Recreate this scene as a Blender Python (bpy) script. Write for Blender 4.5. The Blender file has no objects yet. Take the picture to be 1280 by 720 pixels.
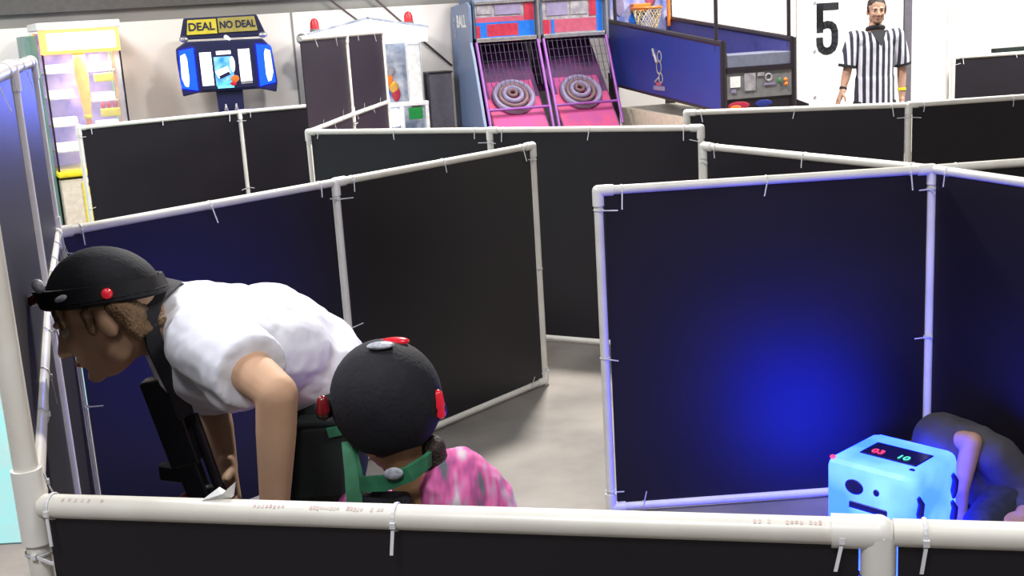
import bpy, bmesh, math, random
from mathutils import Vector, Matrix
random.seed(7)
PI = math.pi
col = bpy.context.scene.collection
V = Vector

# ------------------------------------------------------------------ camera model
F, PITCH, ROLL, CH = 1464.2, 0.2258, -0.0609, 1.8754
cp, sp, cr, sr = math.cos(PITCH), math.sin(PITCH), math.cos(ROLL), math.sin(ROLL)
FWD = V((0, cp, -sp)); UP0 = V((0, sp, cp)); RT0 = V((1, 0, 0))
RT = RT0*cr + UP0*sr; UP = UP0*cr - RT0*sr
CAM = V((0, 0, CH))
def at(px, py, Y):
    d = FWD*F + RT*(px-640) + UP*(360-py)
    return CAM + d*(Y/d.y)

# ------------------------------------------------------------------ materials
def mat(name, c, rough=.5, c2=None, nscale=20, metal=0, bump=0, bscale=80, emit=None, estr=0, spec=.5, alpha=1, trans=0, sheen=0):
    m = bpy.data.materials.new(name); m.use_nodes = True
    nt = m.node_tree; b = nt.nodes['Principled BSDF']
    b.inputs['Roughness'].default_value = rough; b.inputs['Metallic'].default_value = metal
    b.inputs['Specular IOR Level'].default_value = spec
    if trans: b.inputs['Transmission Weight'].default_value = trans
    if sheen: b.inputs['Sheen Weight'].default_value = sheen
    if alpha < 1: b.inputs['Alpha'].default_value = alpha
    tc = nt.nodes.new('ShaderNodeTexCoord')
    nz = nt.nodes.new('ShaderNodeTexNoise'); nz.inputs['Scale'].default_value = nscale; nz.inputs['Detail'].default_value = 5
    nt.links.new(tc.outputs['Object'], nz.inputs['Vector'])
    rp = nt.nodes.new('ShaderNodeValToRGB')
    if c2 is None: c2 = tuple(x*.82 for x in c)
    rp.color_ramp.elements[0].position = .35; rp.color_ramp.elements[1].position = .65
    rp.color_ramp.elements[0].color = (*c2, 1); rp.color_ramp.elements[1].color = (*c, 1)
    nt.links.new(nz.outputs['Fac'], rp.inputs['Fac']); nt.links.new(rp.outputs['Color'], b.inputs['Base Color'])
    if bump:
        n2 = nt.nodes.new('ShaderNodeTexNoise'); n2.inputs['Scale'].default_value = bscale
        nt.links.new(tc.outputs['Object'], n2.inputs['Vector'])
        bp = nt.nodes.new('ShaderNodeBump'); bp.inputs['Strength'].default_value = bump; bp.inputs['Distance'].default_value = .01
        nt.links.new(n2.outputs['Fac'], bp.inputs['Height']); nt.links.new(bp.outputs['Normal'], b.inputs['Normal'])
    if emit:
        b.inputs['Emission Color'].default_value = (*emit, 1); b.inputs['Emission Strength'].default_value = estr
    return m
M = {}
M['pvc'] = mat('white_pvc', (.78,.76,.70), .32, (.70,.67,.61), 9)
M['pvc_fit'] = mat('white_pvc_fitting', (.82,.80,.76), .28, (.76,.74,.70), 9)
M['tie'] = mat('nylon_tie', (.75,.75,.78), .4)
M['sheet'] = mat('black_corrugated_plastic', (.0085,.006,.012), .46, (.006,.004,.008), 3, spec=.5)
M['ink'] = mat('faded_red_print', (.56,.40,.38), .6, (.68,.6,.56), 60)
M['cloth_white'] = mat('white_cotton', (.78,.78,.84), .9, (.72,.72,.80), 8, bump=.5, bscale=9, sheen=.2)
M['skin'] = mat('tan_skin', (.55,.34,.22), .68, (.50,.30,.19), 14, spec=.3)
M['skin_ref'] = mat('light_tan_skin', (.46,.27,.19), .68, (.40,.23,.16), 14, spec=.3)
M['skin_kid'] = mat('warm_skin', (.55,.33,.17), .5, (.45,.25,.12), 14)
M['lip'] = mat('lip_skin', (.36,.12,.10), .5)
M['eye'] = mat('eye_white', (.42,.36,.33), .5)
M['iris'] = mat('dark_iris', (.03,.02,.015), .2)
M['hair_br'] = mat('brown_hair', (.12,.065,.03), .6, (.22,.13,.06), 60, bump=.6, bscale=200)
M['hair_dk'] = mat('dark_hair', (.02,.014,.01), .6, (.04,.025,.02), 60, bump=.6, bscale=200)
M['cap'] = mat('black_knit', (.006,.006,.010), .8, (.009,.009,.014), 40, bump=.15, bscale=120, spec=.35)
M['black'] = mat('black_plastic', (.012,.012,.016), .4)
M['web'] = mat('black_webbing', (.010,.010,.016), .8, bump=.4, bscale=300)
M['trouser'] = mat('dark_green_trousers', (.007,.020,.014), .8, (.005,.010,.010), 10, bump=.4, bscale=12)
M['denim'] = mat('dark_denim', (.012,.014,.03), .85, (.02,.024,.045), 40, bump=.3, bscale=30)
M['shoe'] = mat('dark_shoe', (.03,.03,.03), .5)
M['sole'] = mat('white_sole', (.6,.6,.58), .6)
M['red_led'] = mat('red_lamp_lens', (.45,.01,.02), .2, emit=(1,.03,.06), estr=.25)
M['red_dark'] = mat('dark_red_lens', (.16,.008,.012), .2)
M['pale'] = mat('pale_grey_patch', (.45,.47,.52), .5, (.2,.2,.25), 90)
M['green'] = mat('green_strap_fabric', (.018,.13,.06), .7, (.03,.20,.10), 30)
M['grey_shirt'] = mat('dark_grey_cotton', (.060,.058,.066), .9, (.045,.04,.05), 6, bump=.5, bscale=9)
M['concrete'] = mat('concrete_floor', (.25,.225,.20), .55, (.155,.14,.128), 2.2, bump=.12, bscale=30, spec=.35)
M['cyan_light_floor'] = mat('floor_cyan_light', (.17,.42,.43), .5, (.24,.36,.36), 2.5, spec=.5)  # cyan light on the concrete, put into the base colour
M['wall'] = mat('white_wall_panel', (.74,.70,.67), .6, (.70,.66,.63), 1.2)
M['wall_up'] = mat('grey_wall_paint', (.22,.215,.20), .8, (.18,.175,.165), 1.5)
M['beam'] = mat('dark_grey_beam', (.085,.08,.078), .7)
M['ceil'] = mat('ceiling_paint', (.10,.10,.10), .9)
M['white'] = mat('white_paint', (.82,.82,.82), .4)
M['white_lit'] = mat('white_lit_panel', (.8,.8,.8), .4, emit=(.9,.95,1), estr=1.6)
M['board'] = mat('white_sign_board', (.85,.84,.82), .5)
M['gold'] = mat('golden_metal', (.75,.42,.08), .35, (.65,.33,.05), 12, metal=.3)
M['amber_lit'] = mat('amber_lit_sign', (.9,.5,.15), .4, emit=(1,.42,.06), estr=1.1)
M['amber_col'] = mat('amber_lit_column', (.85,.45,.06), .4, (.8,.35,.04), 12, emit=(1,.42,.05), estr=.55)
M['sign_lit'] = mat('bright_lit_sign', (1,.95,.85), .4, emit=(1,.93,.78), estr=3)
M['yellow'] = mat('yellow_plastic', (.85,.70,.02), .35)
M['cream'] = mat('cream_cabinet', (.70,.62,.50), .45)
M['purple_back'] = mat('purple_backboard', (.16,.12,.40), .5, (.5,.42,.62), 5, emit=(.30,.22,.62), estr=.45)
M['shelf_lit'] = mat('lit_white_shelf', (.9,.88,.85), .4, emit=(1,.86,.75), estr=1.3)
M['teal_dark'] = mat('teal_cabinet_side', (.10,.20,.19), .4, (.16,.30,.27), 3)
M['mint'] = mat('mint_edge', (.45,.72,.50), .4)
M['red'] = mat('red_plastic', (.60,.02,.03), .35)
M['orange'] = mat('orange_plastic', (.80,.20,.025), .4)
M['navy'] = mat('navy_cabinet', (.012,.014,.06), .35)
M['blue_lit'] = mat('blue_lit_panel', (.01,.03,.5), .3, emit=(.0,.005,1), estr=22)
M['pic_blue'] = mat('screen_picture', (.02,.2,.7), .3, (.3,.6,.8), 14, emit=(.05,.35,.8), estr=.4)
M['cyan_lit'] = mat('cyan_lit', (.1,.6,.8), .3, emit=(.2,.8,1), estr=.9)
M['sign_y'] = mat('yellow_sign', (.62,.52,.04), .5, (.55,.45,.03), 20)
M['sign_y2'] = mat('olive_sign', (.30,.25,.05), .5, (.36,.30,.08), 20)
M['steel'] = mat('chrome', (.62,.62,.66), .25, metal=.8)
M['skee_side'] = mat('blue_grey_laminate', (.13,.20,.36), .45, (.16,.20,.30), 2)
M['skee_purple'] = mat('purple_metal', (.24,.06,.34), .4)
M['skee_pink'] = mat('pink_ramp', (.50,.05,.15), .5, (.36,.04,.20), 6)
M['skee_dark'] = mat('dark_purple_board', (.045,.012,.07), .5, (.10,.02,.10), 8)
M['ring'] = mat('pale_grey_ring', (.26,.22,.36), .4)
M['ring2'] = mat('tan_ring', (.20,.12,.13), .4)
M['net_dark'] = mat('dark_net_cord', (.05,.04,.08), .7)
M['marq_red'] = mat('red_display', (.30,.015,.05), .4, (.38,.03,.05), 30, emit=(.6,.02,.05), estr=.12)
M['marq_pink'] = mat('rose_stripe', (.42,.08,.14), .45)
M['marq_blue'] = mat('bright_blue_stripe', (.01,.14,.60), .4)
M['marq_grey'] = mat('display_grey', (.22,.20,.24), .4, (.36,.34,.36), 20)
M['bb_blue'] = mat('royal_blue_vinyl', (.012,.035,.24), .4, (.02,.03,.22), 3)
M['bb_in'] = mat('violet_blue_lining', (.055,.055,.22), .5)
M['bb_black'] = mat('black_trim', (.018,.012,.018), .4)
M['bb_art'] = mat('blue_white_backboard', (.12,.18,.50), .4, (.55,.50,.62), 8)
M['net'] = mat('cream_net_cord', (.62,.50,.28), .8)
M['net_white'] = mat('white_net_cord', (.70,.70,.68), .8)
M['grey_pl'] = mat('grey_console', (.14,.14,.15), .45, (.18,.18,.18), 20)
M['grey_dk'] = mat('dark_grey_laminate', (.12,.11,.14), .6)
M['ledge'] = mat('grey_blue_ledge', (.16,.17,.24), .5)
M['kiosk_art'] = mat('blue_grey_artwork', (.25,.30,.42), .4, (.60,.62,.68), 9)
M['green_b'] = mat('green_button', (.01,.25,.05), .4)
M['cable'] = mat('dark_cable', (.05,.03,.03), .6)
M['wood'] = mat('maple', (.55,.38,.2), .5)
M['cube'] = mat('glowing_blue_plastic', (.02,.12,.35), .35, emit=(.006,.05,1.0), estr=22)
def cube_mat():
    m = M['cube']; nt = m.node_tree; b = nt.nodes['Principled BSDF']
    tc = nt.nodes.new('ShaderNodeTexCoord'); nz = nt.nodes.new('ShaderNodeTexNoise'); nz.inputs['Scale'].default_value = 4.5
    nt.links.new(tc.outputs['Object'], nz.inputs['Vector'])
    r = nt.nodes.new('ShaderNodeValToRGB')
    r.color_ramp.elements[0].position = .36; r.color_ramp.elements[0].color = (.004,.015,1,1)
    r.color_ramp.elements[1].position = .66; r.color_ramp.elements[1].color = (.014,.033,1,1)
    nt.links.new(nz.outputs['Fac'], r.inputs['Fac']); nt.links.new(r.outputs['Color'], b.inputs['Emission Color'])
cube_mat()
M['cube_dark'] = mat('deep_blue_handle', (.01,.01,.10), .4, emit=(0,0,.5), estr=.15)
M['cube_disp'] = mat('display_glass', (.01,.01,.06), .15, emit=(0,0,.4), estr=.12)
M['dig_red'] = mat('red_digits', (.8,.02,.1), .3, emit=(1,.05,.15), estr=1.5)
M['dig_grn'] = mat('green_digits', (.1,.7,.5), .3, emit=(.1,.8,.5), estr=1)
def glass_mat(name, c, a):
    m = mat(name, c, .08, alpha=a); return m
M['glass'] = glass_mat('cabinet_glass', (.6,.65,.75), .14)
def stripe_mat():
    m = mat('striped_shirt', (.78,.78,.84), .85, sheen=.2); nt = m.node_tree; b = nt.nodes['Principled BSDF']
    tc = nt.nodes.new('ShaderNodeTexCoord'); sx = nt.nodes.new('ShaderNodeSeparateXYZ')
    nt.links.new(tc.outputs['Object'], sx.inputs[0])
    a = nt.nodes.new('ShaderNodeMath'); a.operation = 'MULTIPLY'; a.inputs[1].default_value = 1/.053
    f = nt.nodes.new('ShaderNodeMath'); f.operation = 'FRACT'
    g = nt.nodes.new('ShaderNodeMath'); g.operation = 'GREATER_THAN'; g.inputs[1].default_value = .5
    mx = nt.nodes.new('ShaderNodeMix'); mx.data_type = 'RGBA'
    mx.inputs[6].default_value = (.66,.66,.76,1); mx.inputs[7].default_value = (.022,.022,.045,1)
    nt.links.new(sx.outputs[0], a.inputs[0]); nt.links.new(a.outputs[0], f.inputs[0]); nt.links.new(f.outputs[0], g.inputs[0])
    nt.links.new(g.outputs[0], mx.inputs[0]); nt.links.new(mx.outputs[2], b.inputs['Base Color'])
    return m
M['stripe'] = stripe_mat()
def tiedye():
    m = mat('tie_dye', (.6,.1,.3), .9); nt = m.node_tree; b = nt.nodes['Principled BSDF']
    tc = nt.nodes.new('ShaderNodeTexCoord'); mp = nt.nodes.new('ShaderNodeMapping')
    mp.inputs['Scale'].default_value = (34, 12, 9); mp.inputs['Rotation'].default_value = (0, .5, 0)
    nz = nt.nodes.new('ShaderNodeTexNoise'); nz.inputs['Scale'].default_value = 1; nz.inputs['Detail'].default_value = 2
    r = nt.nodes.new('ShaderNodeValToRGB'); e = r.color_ramp.elements
    e[0].position = .34; e[0].color = (.14,.15,.18,1); e[1].position = .68; e[1].color = (.72,.60,.66,1)
    k = e.new(.42); k.color = (.50,.10,.32,1); k = e.new(.52); k.color = (.80,.16,.44,1); k = e.new(.6); k.color = (.66,.34,.56,1)
    nt.links.new(tc.outputs['Object'], mp.inputs[0]); nt.links.new(mp.outputs[0], nz.inputs['Vector'])
    nt.links.new(nz.outputs['Fac'], r.inputs['Fac']); nt.links.new(r.outputs['Color'], b.inputs['Base Color'])
    return m
M['tiedye'] = tiedye()

# ------------------------------------------------------------------ mesh helpers
def basis(d):
    d = d.normalized(); a = V((0,0,1)) if abs(d.z) < .95 else V((1,0,0))
    u = d.cross(a).normalized(); return u, d.cross(u).normalized()
class MB:
    def __init__(s): s.b = bmesh.new()
    def poly(s, rings, cap0=True, cap1=True):
        vs = [[s.b.verts.new(p) for p in r] for r in rings]
        n = len(vs[0])
        for i in range(len(vs)-1):
            for k in range(n):
                s.b.faces.new((vs[i][k], vs[i][(k+1)%n], vs[i+1][(k+1)%n], vs[i+1][k]))
        if cap0: s.b.faces.new(list(reversed(vs[0])))
        if cap1: s.b.faces.new(vs[-1])
        return s
    def box(s, x0, x1, y0, y1, z0, z1):
        return s.poly([[V((x0,y0,z0)),V((x1,y0,z0)),V((x1,y1,z0)),V((x0,y1,z0))],[V((x0,y0,z1)),V((x1,y0,z1)),V((x1,y1,z1)),V((x0,y1,z1))]])
    def obox(s, c, ax, ay, az):      # centre and three half-axis vectors
        c, ax, ay, az = V(c), V(ax), V(ay), V(az)
        q = [(-1,-1),(1,-1),(1,1),(-1,1)]
        return s.poly([[c+ax*i+ay*j-az for i,j in q],[c+ax*i+ay*j+az for i,j in q]])
    def tube(s, pts, r, n=12, caps=True):
        pts = [V(p) for p in pts]; rs = r if isinstance(r, (list,tuple)) else [r]*len(pts)
        rings = []; u = None
        for i, p in enumerate(pts):
            if i == 0: d = pts[1]-p
            elif i == len(pts)-1: d = p-pts[i-1]
            else: d = (pts[i+1]-p).normalized()+(p-pts[i-1]).normalized()
            if d.length < 1e-6: d = V((0,0,1))
            d.normalize()
            if u is None: u, w = basis(d)
            else: u = (u-d*u.dot(d)).normalized(); w = d.cross(u)
            w = d.cross(u)
            rings.append([p+(u*math.cos(2*PI*k/n)+w*math.sin(2*PI*k/n))*rs[i] for k in range(n)])
        return s.poly(rings, caps, caps)
    def ell(s, c, r, R=None, n=16, m=10):
        c = V(c); rings = []
        for i in range(m+1):
            t = -PI/2+PI*i/m; t = max(min(t, PI/2-.02), -PI/2+.02)
            ring = []
            for k in range(n):
                p = V((r[0]*math.cos(t)*math.cos(2*PI*k/n), r[1]*math.cos(t)*math.sin(2*PI*k/n), r[2]*math.sin(t)))
                ring.append(c+(R@p if R else p))
            rings.append(ring)
        return s.poly(rings)
    def cap(s, p0, p1, r0, r1, flat=None, f0=False, f1=False, n=16):
        """tapered capsule; flat=(direction, factor) widens it along that direction; f0/f1 leave an end cut square"""
        p0, p1 = V(p0), V(p1); d = p1-p0; L = d.length; d.normalize()
        if flat:
            u = V(flat[0]); u = (u-d*u.dot(d)).normalized(); w = d.cross(u); k = flat[1]
        else: (u, w), k = basis(d), 1
        st = []
        if not f0: st += [(-r0*math.cos(a), r0*math.sin(a)) for a in (.12,.45,.8,1.2)]
        st += [(0, r0), (L, r1)]
        if not f1: st += [(L+r1*math.sin(a), r1*math.cos(a)) for a in (.37,.77,1.12,1.45)]
        return s.poly([[p0+d*t+(u*k*math.cos(2*PI*j/n)+w*math.sin(2*PI*j/n))*r for j in range(n)] for t, r in st])
    def chain(s, pts, rs, flat=None):
        for i in range(len(pts)-1): s.cap(pts[i], pts[i+1], rs[i], rs[i+1], flat)
        return s
    def extrude(s, pts, d):
        pts = [V(p) for p in pts]; d = V(d)
        return s.poly([pts, [p+d for p in pts]])
    def prism(s, pts2, y0, y1):      # outline in xz, thick in y
        return s.poly([[V((x,y0,z)) for x,z in pts2],[V((x,y1,z)) for x,z in pts2]])
    def torus(s, c, axis, R, r, n=24, m=8, ek=1):
        u, w = basis(V(axis)); a = V(axis).normalized(); rings = []
        c = V(c); vs = []
        for i in range(n):
            t = 2*PI*i/n; o = u*math.cos(t)+w*math.sin(t)
            vs.append([s.b.verts.new(c+o*(R+r*math.cos(2*PI*k/m))+a*(r*ek*math.sin(2*PI*k/m))) for k in range(m)])
        for i in range(n):
            for k in range(m):
                s.b.faces.new((vs[i][k], vs[(i+1)%n][k], vs[(i+1)%n][(k+1)%m], vs[i][(k+1)%m]))
        return s

MW = {}      # world matrices of the roots
def link(name, data, parent=None):
    o = bpy.data.objects.new(name, data); col.objects.link(o)
    if parent: o.parent = parent
    return o
def thing(name, label, cat, loc, rz=0, group=None):
    o = link(name, None); o.location = loc; o.rotation_euler = (0,0,rz); o.empty_display_size = .2
    o['label'] = label; o['category'] = cat
    if group: o['group'] = group
    MW[o.name] = Matrix.Translation(V(loc)) @ Matrix.Rotation(rz, 4, 'Z')
    return o
def build(mb, name, m, parent=None, world=False, smooth=False, bevel=0, voxel=0, smo=6, label=None, disp=0, dscale=.12, auto=True):
    bmesh.ops.recalc_face_normals(mb.b, faces=mb.b.faces)
    me = bpy.data.meshes.new(name)
    if world and parent:
        r = parent
        while r.parent: r = r.parent
        mb.b.transform(MW[r.name].inverted())
    mb.b.to_mesh(me); mb.b.free(); me.materials.append(m)
    if smooth or voxel: me.polygons.foreach_set('use_smooth', [True]*len(me.polygons))
    o = link(name, me, parent)
    if voxel:
        q = o.modifiers.new('r', 'REMESH'); q.mode = 'VOXEL'; q.voxel_size = voxel; q.use_smooth_shade = True
        q = o.modifiers.new('s', 'SMOOTH'); q.factor = .5; q.iterations = smo
        if disp:
            t = bpy.data.textures.new('folds', 'CLOUDS'); t.noise_scale = dscale
            q = o.modifiers.new('d', 'DISPLACE'); q.texture = t; q.strength = disp; q.mid_level = .5; q.texture_coords = 'LOCAL'
    if bevel:
        q = o.modifiers.new('b', 'BEVEL'); q.width = bevel; q.segments = 3; q.limit_method = 'ANGLE'
    if smooth and not voxel and not bevel:
        mb2 = bmesh.new(); mb2.from_mesh(me)
        for e in mb2.edges:
            if len(e.link_faces) == 2 and e.calc_face_angle(0) > .7: e.smooth = False
        mb2.to_mesh(me); mb2.free()
    if label: o['label'] = label
    return o
def struct(mb, name, m, **k):
    o = build(mb, name, m, **k); o['kind'] = 'structure'; return o
def text(s, size, m, name, parent, loc, rot, extrude=.002, sx=1, label=None, bold=0, align='CENTER'):
    cu = bpy.data.curves.new(name, 'FONT'); cu.body = s; cu.size = size; cu.extrude = extrude; cu.offset = bold
    cu.align_x = align; cu.align_y = 'CENTER'
    t = bpy.data.objects.new('t', cu); col.objects.link(t)
    bpy.context.view_layer.update()
    me = bpy.data.meshes.new_from_object(t.evaluated_get(bpy.context.evaluated_depsgraph_get()))
    bpy.data.objects.remove(t)
    me.materials.clear(); me.materials.append(m)
    me.transform(Matrix.Translation(V(loc)) @ rot.to_4x4() @ Matrix.Diagonal((sx,1,1,1)))
    o = link(name, me, parent)
    if label: o['label'] = label
    return o
FRONT = Matrix.Rotation(PI/2, 3, 'X')        # text standing up, read from -y

# ------------------------------------------------------------------ room
struct(MB().box(-9,10,-4,16,-.1,0), 'floor', M['concrete'])
struct(MB().extrude([(-9,4.35,.001),(-1.95,4.25,.001),(-2.9,9.2,.001),(-5.2,11,.001),(-9,10.2,.001)], (0,0,.004)), 'floor_2', M['cyan_light_floor'])  # floor zone left of the maze, its cyan light painted as colour
AW = math.radians(14)
OW = V((-4,12,0)); RW = Matrix.Translation(OW) @ Matrix.Rotation(AW,4,'Z')
def wl(u, w, z=0): return RW @ V((u,-w,z))       # along the back wall, out from it, up
wb = MB().box(-6,14,0,.15,0,2.07); wb.b.transform(RW); struct(wb, 'wall_back', M['wall'])
wb = MB().box(-6,14,.03,.18,2.07,5.5); wb.b.transform(RW); struct(wb, 'wall_back_upper', M['wall_up'])
wb = MB().box(-6,14,-.02,.03,2.2,2.62); wb.b.transform(RW); struct(wb, 'trim_1', M['beam'])
struct(MB().box(-9.2,-9,-4,11.3,0,5.5), 'wall_left', M['wall'])
struct(MB().box(9,9.2,-4,15.1,0,5.5), 'wall_right', M['wall'])
struct(MB().box(-9.2,9.2,-4.2,-4,0,5.5), 'wall_front', M['wall_up'])
struct(MB().box(-9.2,9.2,-4.2,16,5.5,5.6), 'ceiling', M['ceil'])
# vertical joints of the wall panels (thin cover strips)
for i, u in enumerate((1.95, 4.9)):
    q = MB().box(u-.01,u+.01,-.006,0,0,2.07); q.b.transform(RW); struct(q, 'trim_%d' % (i+2), M['wall_up'])
q = MB().box(9.10,9.20,-.03,0,0,2.07); q.b.transform(RW); struct(q, 'trim_4', M['grey_dk'])

# ------------------------------------------------------------------ pipe-framed partitions
P = {'a':(.144,5.869),'b':(-.715,4.898),'c':(-1.555,3.995),'m':(-1.17,2.868),'e':(-.692,1.545),'t':(.421,1.298),'t2':(1.64,1.03),
 'g':(.331,4.204),'j':(1.557,4.238),'L':(.923,5.391),'k1':(-1.233,7.49),'k2':(-.075,6.853),'k3':(1.052,6.238),'r1':(1.13,7.205),
 'r2':(2.366,6.84),'r3':(3.62,6.95),'q1':(-3.27,9.142),'q2':(-2.179,9.875),'q3':(-1.06,10.42),'s2':(-1.106,8.80),'s3':(-.955,10.03),
 'j2':(2.80,4.33),'n':(1.97,3.05),'f1':(4.42,11.54),'f2':(5.68,11.67)}
RP, RF = .0168, .0212
HW, HT, HB = 1.25, 1.83, .022
def fitting(mb, p, dirs, L=.055):
    mb.ell(p, (RF,RF,RF), n=14, m=8)
    for d in dirs: mb.tube([p, p+d.normalized()*L], RF, 14)
def bay(A, B, label, own=(1,1), tall=False, ties=True, group='black partition panels in white pipe frames', elbow=(0,0), tie_f=None, thick=1.0):
    pa, pb = V((*P[A],0)), V((*P[B],0)); d = (pb-pa); L = d.length; d.normalize()
    n = V((-d.y, d.x, 0)); mid = (pa+pb)/2
    if n.dot(CAM-mid) < 0: n = -n
    t = thing('maze_panel', label, 'panel', mid, math.atan2(d.y, d.x), group)
    Z = V((0,0,1))
    levels = [HB, HW] + ([HT] if tall else [])
    names = ['bottom_rail','top_rail'] if not tall else ['bottom_rail','middle_rail','top_rail']
    for z, nm in zip(levels, names):
        build(MB().tube([pa+Z*z+d*RP, pb+Z*z-d*RP], RP, 16), nm, M['pvc'], t, True, True)
    top = levels[-1]
    for p, o, s in ((pa, own[0], 1), (pb, own[1], -1)):
        if not o: continue
        build(MB().tube([p+Z*.0, p+Z*top], RP, 16), 'post', M['pvc'], t, True, True)
        for z in levels:
            mb = MB(); ds = [d*s]
            if z != HB: ds.append(-Z)
            else: ds.append(Z)
            if z == HW and tall: ds.append(Z)
            fitting(mb, p+Z*z, ds)
            build(mb, 'pipe_fitting', M['pvc_fit'], t, True, True)
    for i in range(len(levels)-1):
        z0, z1 = levels[i]+RP*.6, levels[i+1]-RP*.6
        c = mid+Z*((z0+z1)/2)
        build(MB().obox(c, d*(L/2-RP-.006), n*.0025, Z*((z1-z0)/2)), 'sheet', M['sheet'], t, True)
    if ties:
        def tie(p, ax, tail):
            mb = MB().torus(p, ax, RP+.0015, .0012, 18, 6, 2.2)
            q = p+n*(RP+.002); ln = random.uniform(.03,.06)
            wdir = ax.normalized()*.0022
            dd = (tail+n*random.uniform(.05,.35)+ax.normalized()*random.uniform(-.25,.25)).normalized()
            mb.obox(q+dd*(ln/2+.004)+tail*RP*.4, wdir, dd.cross(wdir).normalized()*.0009, dd*ln/2)
            mb.obox(q+tail*.004, wdir*1.6, n*.003, tail*.004)
            build(mb, 'zip_tie', M['tie'], t, True)
        fs = tie_f or (.07,.5,.93)
        for f in fs: tie(pa+d*L*f+Z*HW, d, -Z)
        for f in (.1,.9): tie(pa+d*L*f+Z*HB, d, Z)
        if tall:
            for f in (.25,.7): tie(pa+d*L*f+Z*(HW), d, Z); tie(pa+d*L*f+Z*HT, d, -Z)
        for p, s in ((pa, 1), (pb, -1)):
            for z in (.09,.62,1.18): tie(p+Z*z, Z, d*s)
    return t
near = bay('e','t','nearest black partition panel, running along the bottom edge from the left corner pole', own=(0,1), tie_f=(.03,.47,.962))
bay('t','t2','nearest black partition panel right of the tee joint at the bottom right corner', own=(0,1), tie_f=(.042,.5,.93))
bay('m','e','tall double-height partition nearest the camera at the left edge, seen almost edge-on', own=(0,1), tall=True)
bay('c','m','second tall partition on the left edge, farther from the camera, beside the bending man', own=(1,1), tall=True)
bay('c','b','black partition panel directly behind the bending man in the white shirt', own=(1,0))
bay('b','a','black partition panel right of the bending man, ending in a free corner above the child', own=(1,1))
bay('g','j','large black partition panel lit blue by the glowing cube', own=(1,1))
bay('L','j','black partition running back from the joint above the glowing cube, only its top visible', own=(1,0))
bay('j','j2','black partition going right from the joint above the glowing cube, behind another panel', own=(0,1))
bay('j','n','black partition panel coming toward the camera at the right edge, behind the crouching person', own=(0,1))
bay('k1','k2','black partition panel in front of the white kiosk, left half of the middle row', own=(1,0))
bay('k2','k3','black partition panel in front of the ball-rolling machines, right half of the middle row', own=(1,1))
bay('k1','s2','nearer bay of the tall partition standing in front of the white kiosk', own=(0,1), tall=True)
bay('s2','s3','farther bay of the tall partition standing in front of the white kiosk', own=(0,1), tall=True)
bay('q1','q2','black partition panel below the quiz machine, at the left of the back row', own=(1,0))
bay('q2','q3','shadowed black partition panel behind the tall partition, right end of the left back row', own=(1,1))
bay('r1','r2','black partition panel below the basketball machine and the referee', own=(1,0))
bay('r2','r3','black partition panel in the right back row, right of the referee', own=(1,1))
bay('f1','f2','farthest black partition panel, at the right edge before the white wall', own=(1,1))
# fittings where an upper pole or a neighbour's rail meets: printed marks on the near rail
pe, pt = V((*P['e'],0)), V((*P['t'],0)); dn = (pt-pe).normalized(); nn = V((dn.y,-dn.x,0))
def marks(f0, f1, k):
    mb = MB()
    for i in range(k):
        if random.random() < .18: continue
        f = f0+(f1-f0)*i/k
        a = .95+random.uniform(-.03,.03)
        o = nn*math.cos(a)+V((0,0,1))*math.sin(a); tt = dn*.0016
        mb.obox(pe+dn*f*(pt-pe).length+V((0,0,HW))+o*(RP+.0002), tt, o*.0003, dn.cross(o)*random.uniform(.0018,.003))
    build(mb, 'pipe_print', M['ink'], near, True, label='faded reddish print along the pipe')
marks(.30,.345,9); marks(.37,.46,22); marks(.868,.945,16); marks(.05,.12,8)

# ------------------------------------------------------------------ people
def frame(o, f, u):
    f = V(f).normalized(); u = V(u); u = (u-f*u.dot(f)).normalized(); r = f.cross(u)
    R = Matrix((r, f, u)).transposed(); o = V(o)
    return (lambda x, y, z: o+R@V((x,y,z))), R
def add_head(mb, T, R, neck, k=1.0, nr=.058):
    e = lambda c, r: mb.ell(T(*[a*k for a in c]), [a*k for a in r], R, 24, 16)
    e((0,-.015,.035), (.076,.096,.085)); e((0,.02,-.025), (.062,.070,.085))
    e((0,.034,-.080), (.044,.046,.034)); e((0,.070,-.098), (.020,.018,.016))
    for s in (-1,1):
        e((s*.034,.070,-.030), (.022,.018,.022)); e((s*.030,.080,.020), (.026,.012,.009))
        e((s*.077,-.012,-.012), (.010,.020,.031)); e((s*.052,.0,-.065), (.016,.030,.030))
        e((s*.013,.092,-.036), (.009,.010,.008))
    mb.cap(T(0,.082*k,.012*k), T(0,.106*k,-.034*k), .009*k, .013*k)
    e((0,.083,-.060), (.022,.012,.006)); e((0,.080,-.070), (.019,.012,.007))
    mb.cap(T(0,-.025*k,-.045*k), neck, nr*k, nr*k*1.08)
def face_parts(T, R, root, k=1.0):
    for s in (-1,1):
        build(MB().ell(T(s*.031*k,.074*k,.002*k), [.0125*k]*3, R), 'eye', M['eye'], root, True, True)
        build(MB().ell(T(s*.031*k,.0835*k,.001*k), (.006*k,.004*k,.006*k), R), 'iris', M['iris'], root, True, True)
    build(MB().ell(T(0,.089*k,-.0655*k), (.021*k,.007*k,.006*k), R), 'lips', M['lip'], root, True, True)
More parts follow.
